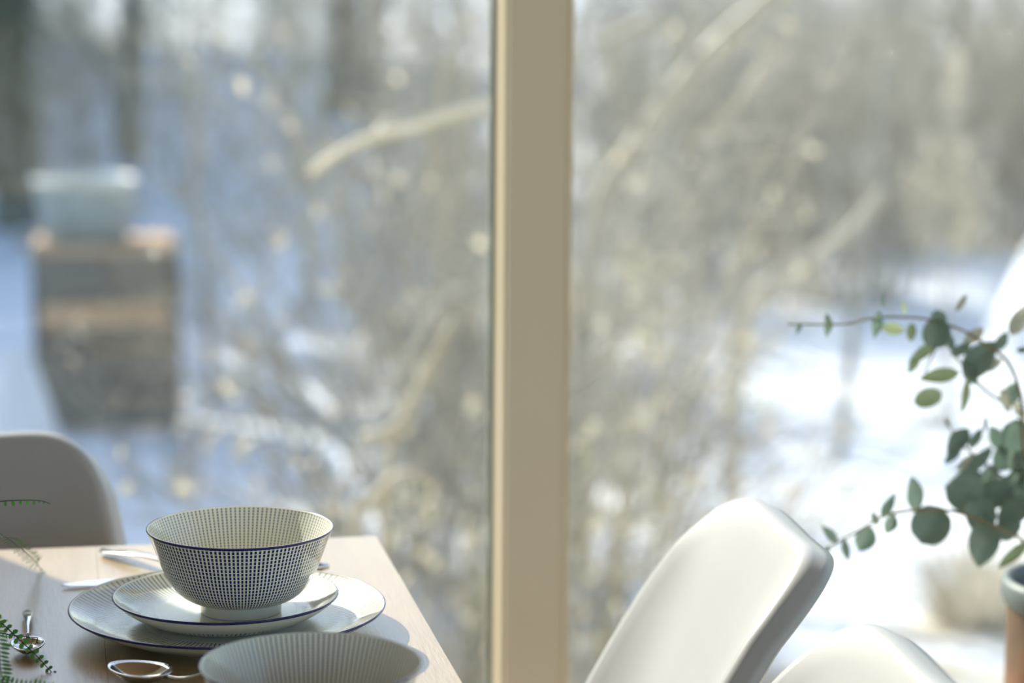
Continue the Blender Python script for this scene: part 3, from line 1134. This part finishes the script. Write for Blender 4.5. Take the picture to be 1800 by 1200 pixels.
SHRUBS = []
for i, (h, nst, ntw, r, spread, lvs, mt) in enumerate([
        (1.9, 20, 5, .0100, .42, 0, M_twig), (2.2, 18, 6, .0110, .36, 0, M_twig_grey), (1.6, 22, 5, .0090, .55, 0, M_twig),
        (2.4, 20, 6, .0110, .30, 170, M_twig), (1.8, 20, 6, .0095, .45, 300, M_twig_grey), (1.3, 16, 4, .0080, .60, 130, M_twig)]):
    st, tw, lv, rng = shrub_parts(100 + i, h, nst, ntw, r, spread)
    SHRUBS.append((tubes_mesh('stems', st, mt, 4), tubes_mesh('twigs', tw, mt, 3),
                   leaves_mesh('dry_leaves', lv, rng, lvs, .026, M_dryleaf) if lvs else None))


def put_shrub(k, x, y, sc=1.0, rz=0.0, label='', group=''):
    e = empty('bare_shrub', (x, y, ground_h(x, y) - 0.03), rz)
    e.scale = (sc, sc, sc)
    tag(e, label, 'shrub', group)
    for nm, me in zip(('stems', 'twigs', 'dry_leaves'), SHRUBS[k]):
        if me is not None:
            c = bpy.data.objects.new(nm, me)
            c['kind'] = 'stuff'
            link(c, e)
    return e


def gx(px, y):
    """x of the ray column px at depth y (near the horizon)"""
    return (px - 900) / FPX * y * 1.01


GL, GR = 'thicket behind the left pane', 'thicket behind the right pane'


def shrub_label(cx, dy, k):
    look = ('tawny bare shrub', 'grey bare shrub', 'low spreading bare shrub', 'tall pale shrub with a few dry leaves',
            'grey shrub hung with dry leaves', 'short bushy shrub with a few dry leaves')[k]
    look = look.replace(' with a few dry leaves', ' with dry leaves').replace(' hung with dry leaves', ' with dry leaves')
    row = 'near the glass' if dy < 9 else ('at the snow edge' if dy < 14 else ('mid thicket' if dy < 22 else ('deep in the thicket' if dy < 33 else 'far off')))
    zone = ('left part of left pane' if cx < 330 else 'middle of left pane' if cx < 620 else 'left of the window post' if cx < 900 else
            'right of the window post' if cx < 1190 else 'middle of right pane' if cx < 1480 else 'right part of right pane' if cx < 1840 else 'past the right edge')
    return '%s %s, %s' % (look, row, zone)


R2 = random.Random(11)
# (px column, depth, kind, scale)
left_spots = [(735, 7.0, 5, 1.1), (800, 6.2, 4, .85), (770, 9.5, 1, .9), (835, 8.2, 3, .95), (690, 8.4, 5, 1.0), (600, 11.5, 5, .6),
              (740, 12.5, 1, .9), (815, 13.5, 0, 1.0), (750, 18, 3, .9), (560, 24, 5, 1.1),
              (350, 30, 5, 1.3), (820, 20, 1, 1.0), (680, 27, 3, .9), (770, 28, 0, 1.1), (500, 34, 1, .9), (250, 32, 1, .8),
              (150, 30, 4, .9), (60, 27, 3, .8), (120, 38, 1, 1.1), (400, 42, 0, 1.1), (600, 40, 1, 1.1), (800, 38, 1, 1.2),
              (290, 9.8, 5, .6), (430, 13.5, 5, .5), (190, 18, 1, .85), (330, 22, 5, 1.1), (60, 19, 0, .9), (470, 18, 2, .8), (340, 15, 5, .6), (200, 44, 1, 1.3), (310, 46, 0, 1.3), (90, 46, 1, 1.3), (480, 48, 3, 1.3), (560, 46, 0, 1.3),
              (270, 60, 1, 1.7), (380, 62, 0, 1.7), (140, 60, 0, 1.7), (500, 64, 1, 1.7), (40, 60, 1, 1.7), (620, 62, 0, 1.7), (720, 60, 1, 1.7), (830, 60, 0, 1.6)]
right_spots = [(1030, 6.6, 5, 1.0), (1085, 7.6, 5, 1.1), (1010, 8.6, 2, .85), (1120, 9.6, 5, 1.2), (1050, 11.0, 2, .9), (1160, 12.0, 5, .9),
               (1010, 13, 3, .9), (1200, 14.8, 1, .9), (1100, 15, 1, .9), (1275, 15.2, 0, .95), (1350, 15.3, 1, .9), (1425, 15.6, 0, 1.0),
               (1500, 15.4, 1, .95), (1560, 15.8, 0, .95), (1600, 18.0, 3, .9), (1730, 17.8, 1, .95), (1800, 17.8, 0, 1.0), (1230, 18.5, 3, .95), (1320, 18.2, 1, 1.0),
               (1400, 18.5, 0, 1.0), (1470, 18.2, 3, .95), (1545, 18.8, 1, 1.0), (1620, 19, 0, 1.0), (1700, 19.5, 1, 1.0), (1780, 19.5, 3, 1.0),
               (1090, 21, 1, 1.1), (1190, 25, 1, 1.1), (1310, 23, 0, 1.1), (1430, 23, 1, 1.1), (1560, 24, 0, 1.1), (1660, 24, 3, 1.1), (1760, 25, 1, 1.1), (1040, 30, 0, 1.2), (1160, 34, 1, 1.3),
               (1300, 32, 3, 1.3), (1450, 33, 1, 1.3), (1600, 34, 0, 1.3), (1750, 34, 1, 1.3), (1090, 44, 1, 1.4), (1250, 46, 0, 1.4), (1400, 48, 1, 1.4),
               (1550, 48, 1, 1.4), (1720, 48, 0, 1.4),
               (1880, 17, 1, 1.0), (1960, 18.5, 0, 1.0), (2050, 17.5, 3, 1.0), (2150, 19, 1, 1.0), (1900, 23, 0, 1.1), (2020, 25, 1, 1.1), (2180, 25, 0, 1.1),
               (1900, 34, 1, 1.3), (2080, 36, 0, 1.3), (2260, 36, 1, 1.3), (1900, 48, 0, 1.4), (2100, 50, 1, 1.5), (2320, 28, 3, 1.2)]
for spots, grp in ((left_spots, GL), (right_spots, GR)):
    for (cx, dy, k, sc) in spots:
        put_shrub(k, gx(cx, dy), dy, sc, R2.uniform(0, 6.28), shrub_label(cx, dy, k), grp)


# bare trees: trunk and boughs
def bare_tree(px, depth, r, lean, h, mat, label, seed, boughs=()):
    x = gx(px, depth)
    e = empty('bare_tree', (x, depth, ground_h(x, depth) - 0.05))
    tag(e, label, 'tree', 'bare trees in the snow')
    rng = np.random.default_rng(seed)
    P = grow(rng, np.zeros(3), np.array([lean, 0, 1.0]), h, 12, 0.0, 0.035)
    me = tubes_mesh('trunk', [(P, r, r * .35)], mat, 10)
    link(bpy.data.objects.new('trunk', me), e)
    tb = []
    for k in range(3, 13):
        for _ in range(3):
            d = np.array([rng.normal(0, 1), rng.normal(0, 1), rng.uniform(.2, .9)])
            B = grow(rng, P[k], d, h * rng.uniform(.15, .32), 6, .01, .12)
            tb.append((B, r * .30, r * .08))
            for _ in range(5):
                q = rng.integers(2, 7)
                tb.append((grow(rng, B[q], rng.normal(0, 1, 3), h * rng.uniform(.06, .15), 4, .0, .15), r * .10, r * .04))
    for pts, r0, r1 in boughs:
        o_ = np.array(e.location)
        tb.append((np.array([np.array(p) - o_ for p in pts]), r0, r1))
    me = tubes_mesh('branches', tb, mat, 5)
    b = bpy.data.objects.new('branches', me)
    b['kind'] = 'stuff'
    link(b, e)
    return e


def atp(*pp):
    return [tuple(p) for p in catmull([at(*q) for q in pp], 14)]


bare_tree(235, 26, .13, .03, 9, M_twig_dark, 'dark upright tree trunk behind the left pane', 1,
          [(atp((215, 290, 26), (195, 150, 26), (150, 60, 26), (100, 10, 26)), .05, .03)])
bare_tree(545, 15, .045, -.02, 6, M_twig, 'slim pale tree trunk in the middle of the left pane', 2)
bare_tree(655, 30, .14, 0, 10, M_twig_dark, 'dark thick trunk in front of the far spruces', 3)
bare_tree(1130, 14, .06, .10, 7, M_twig_grey, 'leaning grey tree behind the right pane beside the post', 4)
bare_tree(1675, 19, .07, 0, 7, M_twig, 'pale trunk above the snow patch behind the right pane', 5)
bare_tree(1480, 11.0, .028, .05, 4, M_twig_grey, 'thin young tree standing in the sunlit snow', 6)
bare_tree(1300, 12.5, .022, -.03, 4, M_twig_grey, 'thin sapling at the left border of the sunlit snow', 7)
bare_tree(375, 12.0, .022, .02, 4, M_twig_grey, 'thin sapling in the blue snow behind the sharp bowl', 8)


def fallen(name, pts, r0, r1, label, mat, n=18, sub=()):
    P = catmull([Vector(p) for p in pts], n)
    o0 = Vector(pts[0])
    e = empty(name, o0)
    tag(e, label, 'branch', 'sunlit boughs outside')
    v, f = tube_geo([p - o0 for p in P], [r0 + (r1 - r0) * i / (n - 1) for i in range(n)], 10)
    mesh_obj('bough', v, f, mat, e)
    for sp, q0, q1 in sub:
        Q = catmull([Vector(p) for p in sp], 10)
        v, f = tube_geo([p - o0 for p in Q], [q0 + (q1 - q0) * i / 9 for i in range(10)], 8)
        mesh_obj('side_branch', v, f, mat, e)
    return e


# rooted arching boughs (they grow out of the ground near the window)
fallen('arching_bough', [(at(925, 600, 5.5).x, 5.5, ZG - .05), at(925, 500, 5.5), at(915, 280, 5.45), at(880, 185, 5.4), at(788, 204, 5.35), at(720, 224, 5.3), at(640, 245, 5.3), at(585, 275, 5.3), at(545, 305, 5.3)], .010, .0095,
       'pale sunlit bough arching out from behind the post in the left pane', M_branch,
       sub=[([at(660, 240, 5.3), at(675, 212, 5.35), at(695, 204, 5.4)], .006, .003)])
fallen('leaning_trunk', [(at(1010, 560, 9).x, 9, ZG - .05), at(1040, 420, 9), at(1130, 240, 9), at(1235, 105, 9), at(1340, 10, 9), at(1440, -80, 9)], .034, .042,
       'leaning pale trunk at the top of the right pane', M_twig,
       sub=[([at(1240, 100, 9), at(1150, 40, 9.1), at(1060, 75, 9.2)], .022, .015), ([at(1130, 240, 9), at(1080, 130, 9), at(1068, 20, 9)], .022, .012)])
fallen('drooping_bough', [(at(1290, 640, 10).x, 10, ZG - .05), at(1310, 560, 10), at(1400, 470, 10), at(1480, 420, 10), at(1560, 330, 10)], .035, .02,
       'blurred pale bough above the sunlit snow patch', M_twig)
fallen('curved_cane', [(at(610, 1000, 5).x, 5, ZG), at(620, 950, 5), at(648, 892, 5), at(690, 842, 5), at(735, 832, 5), at(770, 850, 5)], .011, .009,
       'short curved pale cane just above the table end', M_twig)
fallen('straight_cane', [(at(660, 900, 5.2).x, 5.2, ZG), at(680, 850, 5.2), at(715, 730, 5.2), at(755, 645, 5.2), at(800, 560, 5.2)], .010, .008,
       'slanting pale cane left of the window post', M_twig, sub=[([at(712, 745, 5.2), at(675, 760, 5.2), at(640, 768, 5.2)], .012, .010)])


# pale grass tussock and wind-packed snow mound behind the right pane
def tussock(px, dy, h, n, label):
    x = gx(px, dy)
    e = empty('grass_tussock', (x, dy, ground_h(x, dy) - .03))
    tag(e, label, 'grass')
    rng = np.random.default_rng(int(px))
    V, Fc = [], []
    for _ in range(n):
        a = rng.uniform(0, 2 * math.pi)
        b = np.array([math.cos(a), math.sin(a), 0]) * rng.uniform(0, .16)
        d = np.array([math.cos(a), math.sin(a), 0]) * rng.uniform(.1, .75) + np.array([0, 0, 1.0])
        P = grow(rng, b, d, h * rng.uniform(.6, 1.15), 5, -.16, .06)
        sd_ = np.array([-math.sin(a), math.cos(a), 0])
        k = len(V)
        for i, p in enumerate(P):
            w = .009 * (1 - i / 5.5)
            V += [p - sd_ * w, p + sd_ * w]
        for i in range(5):
            Fc.append((k + 2 * i, k + 2 * i + 1, k + 2 * i + 3, k + 2 * i + 2))
    b = mesh_obj('blades', V, Fc, M_drygrass, e)
    b['kind'] = 'stuff'
    v, f = tube_geo([(0, 0, 0), (0, 0, .05), (0, 0, .09)], [.17, .15, .05], 14)
    mesh_obj('root_clump', v, f, M_twig_dark, e)




def pampas(px, dy, tips, label):
    x = gx(px, dy)
    o0 = Vector((x, dy, ground_h(x, dy) - .03))
    e = empty('plume_grass', o0)
    tag(e, label, 'grass')
    rng = np.random.default_rng(77)
    for (tx, ty, L, dd) in tips:
        tip = at(tx, ty, dy + dd) - o0
        root = Vector((rng.uniform(-.06, .06), rng.uniform(-.06, .06), 0))
        C = catmull([root, root.lerp(tip, .5) + Vector((0, 0, .08)), tip], 14)
        v, f = tube_geo(C, [.004 - .002 * i / 13 for i in range(14)], 5)
        stk = mesh_obj('stalk', v, f, M_twig, e)
        axis = (C[-1] - C[-3]).normalized()
        V, Fc = [], []
        for _ in range(170):
            t = rng.uniform(0, 1)
            p = np.array(tip - axis * L * (1 - t))
            a = rng.normal(0, 1, 3)
            a -= np.array(axis) * a.dot(np.array(axis))
            a /= np.linalg.norm(a)
            w = L * .20 * math.sin(math.pi * (.12 + .8 * t)) + .01
            q = p + a * w + np.array(axis) * L * .16 + np.array([0, 0, -.02])
            sd_ = np.cross(a, np.array(axis)) * .008
            k = len(V)
            V += [p - sd_, p + sd_, q + sd_ * .6, q - sd_ * .6]
            Fc.append((k, k + 1, k + 2, k + 3))
        pl = mesh_obj('plume', V, Fc, M_drygrass, stk)
        pl['kind'] = 'stuff'
    return e


pampas(1675, 11.5, [(1600, 300, .30, 0), (1635, 245, .34, .1), (1672, 215, .36, -.1), (1700, 255, .34, .15), (1735, 300, .32, 0), (1655, 330, .30, -.2),
                    (1610, 360, .26, .1), (1680, 100, .36, .1), (1762, 350, .3, -.1), (1700, 350, .3, .2)],
       'cream plume grass blurred at the upper right above the eucalyptus')
tussock(1745, 8.1, .35, 500, 'low cream grass tuft in the snow behind the clay vase')


def mound(px, dy, rx, ry, h, label):
    x = gx(px, dy)
    V, Fc = [], []
    nr, na = 14, 48
    V.append((0, 0, h))
    for i in range(1, nr + 1):
        q = i / nr
        for k in range(na):
            a = 2 * math.pi * k / na
            V.append((math.cos(a) * q * rx, math.sin(a) * q * ry,
                      h * (0.5 + 0.5 * math.cos(q * math.pi)) * (1 + .10 * math.sin(3 * a + 4 * q)) - (0.10 if i == nr else 0.0)))
    for k in range(na):
        Fc.append((0, 1 + k, 1 + (k + 1) % na))
    for i in range(nr - 1):
        for k in range(na):
            k2 = (k + 1) % na
            Fc.append((1 + i * na + k, 1 + (i + 1) * na + k, 1 + (i + 1) * na + k2, 1 + i * na + k2))
    o = mesh_obj('snow_mound', V, Fc, M_snow)
    o.location = (x, dy, ground_h(x, dy) - .05)
    tag(o, label, 'snow')
    return o


mound(1835, 13.4, .50, .6, .72, 'bright snow mound at the right edge above the eucalyptus')
mound(20, 10.0, .34, .5, .62, 'pale snow mound left of the wooden stand')


# spruces: dark conifers that shade the snow
def spruce_meshes(seed, h):
    rng = np.random.default_rng(seed)
    V, Fc = [], []
    for z in np.arange(.25, h, .36):
        R = (1 - z / h) ** .55 * h * .14 + .12
        nb = int(9 + R * 6)
        for k in range(nb):
            a = rng.uniform(0, 2 * math.pi)
            d = np.array([math.cos(a), math.sin(a), 0])
            s = np.array([-math.sin(a), math.cos(a), 0])
            r = R * rng.uniform(.75, 1.1)
            z0 = z + rng.uniform(-.2, .2)
            w = r * .30 + .10
            b = len(V)
            V += [np.array([0, 0, z0]), d * r * .5 + s * w + np.array([0, 0, z0 - r * .12 - .06]), d * r * .5 - s * w + np.array([0, 0, z0 - r * .12 - .06]),
                  d * r * .5 + np.array([0, 0, z0 - r * .05 + .03]), d * r + np.array([0, 0, z0 - r * .38])]
            Fc += [(b, b + 1, b + 3), (b, b + 3, b + 2), (b + 1, b + 4, b + 3), (b + 3, b + 4, b + 2)]
    me = bpy.data.meshes.new('foliage')
    me.from_pydata([tuple(v) for v in V], [], Fc)
    me.materials.append(M_spruce)
    tr = tubes_mesh('trunk', [(np.array([[0, 0, 0], [0, 0, h * .5], [0, 0, h * .98]]), .022 * h * .6, .02)], M_twig_dark, 8)
    return me, tr


SPR = [spruce_meshes(5, 20.0), spruce_meshes(6, 23.0)]
SP = Vector((0.75, 0.66, 0)).normalized()


def put_spruce(s, u, k, sc, label):
    p = SP * s + SUN_H * u
    e = empty('spruce_tree', (p.x, p.y, ground_h(p.x, p.y) - .1), s * 1.7)
    e.scale = (sc, sc, sc)
    tag(e, label, 'tree', 'dark spruces at the edge of the snow')
    for nm, me in zip(('foliage', 'trunk'), SPR[k]):
        c = bpy.data.objects.new(nm, me)
        if nm == 'foliage':
            c['kind'] = 'stuff'
        link(c, e)


SPOTS = [(14.5, 34, .66), (17.0, 33, .50), (15.5, 32, .50), (16.2, 38.5, .62), (18.0, 35.5, .56),
         (17.0, 50, .95), (19.2, 52, 1.0), (21.4, 50, .97), (23.6, 52, 1.0), (25.8, 50, .97), (28.0, 52, 1.0), (20.3, 56, 1.05), (24.6, 56, 1.05)]
SPOTS += [(s_, u_, h_ / 20.0) for s_, u_, h_ in ((1.0, 23.5, 14.5), (3.0, 24.5, 15), (5.0, 23.5, 14.0), (7.0, 24.5, 11.6), (9.0, 23.5, 10.4),
                                                (10.8, 24.5, 10.4), (12.3, 23.5, 10.2), (4.0, 27.5, 14), (6.0, 28, 13.4), (8.0, 27.5, 12.4), (10.0, 28, 12.6),
                                                (12.0, 27.5, 12.4), (14.0, 28, 12.6))]
for i, (s_, u_, sc_) in enumerate(SPOTS):
    p_ = SP * s_ + SUN_H * u_
    in_view = abs(p_.x / p_.y) < 0.23
    put_spruce(s_, u_, i % 2, sc_ * (1.0 if i % 2 == 0 else 0.87),
               ('dark green spruce far beyond the snow, behind the %s of the left pane' % ('middle' if p_.x / p_.y > -0.12 else 'left part')) if in_view
               else 'dark green spruce beside the snow, out past the left edge of the photo')
# small young spruces that show their lower boughs
for pxc, dy, sc, lab in ((40, 20, .10, 'small dark spruce at the top left corner of the left pane'),
                         (610, 33, .14, 'dark young spruce near the top of the left pane beside the post'),
                         (-40, 23, .13, 'dark spruce cut by the left edge of the frame')):
    e = empty('young_spruce', (gx(pxc, dy), dy, ground_h(gx(pxc, dy), dy)))
    e.scale = (sc,) * 3
    tag(e, lab, 'tree')
    for nm, me in zip(('foliage', 'trunk'), SPR[0]):
        c = bpy.data.objects.new(nm, me)
        if nm == 'foliage':
            c['kind'] = 'stuff'
        link(c, e)

# slatted wooden stand with a metal tub outside at the left
YS = 11.4
x0, x1 = gx(85, YS), gx(295, YS)
zg = ground_h((x0 + x1) / 2, YS)
stand = empty('wooden_stand', ((x0 + x1) / 2, YS, zg), 0.12)
tag(stand, 'blurred dark slatted wooden stand with boards in sunlit orange outside at left', 'stand')
hw, hd, hh = (x1 - x0) / 2, 0.25, 0.86
for sx in (-1, 1):
    for sy in (-1, 1):
        bm_obj('post', box_bm(sx * hw - .03, sx * hw + .03, sy * hd - .03, sy * hd + .03, -.05, hh, .004), M_board, stand)
for i, z in enumerate(np.arange(.04, hh - .05, .118)):
    mt = M_board_sunlit if i in (4,) else M_board
    bm_obj('slat', box_bm(-hw - .01, hw + .01, -hd - .05, -hd - .028, z, z + .1165, .002), mt, stand)
    bm_obj('slat', box_bm(-hw - .052, -hw - .03, -hd, hd, z, z + .1165, .002), M_board, stand)
    bm_obj('slat', box_bm(hw + .03, hw + .052, -hd, hd, z, z + .1165, .002), M_board, stand)
bm_obj('top_board', box_bm(-hw - .06, hw + .02, -hd - .06, hd + .03, hh, hh + .03, .004), M_board_sunlit, stand)
tub = empty('metal_tub', ((x0 + x1) / 2 - .10, YS, zg + hh + .03))
tag(tub, 'pale grey-blue metal tub on the wooden stand outside', 'tub')
lathe('body', [(0.0004, 0), (.19, 0), (.20, .01), (.235, .25), (.236, .27)], M_tub, tub, 40)
lathe('rim', [(.236, .262), (.252, .268), (.254, .29), (.236, .297), (.225, .28), (.19, .05), (.0004, .045)], M_tub_rim, tub, 40)
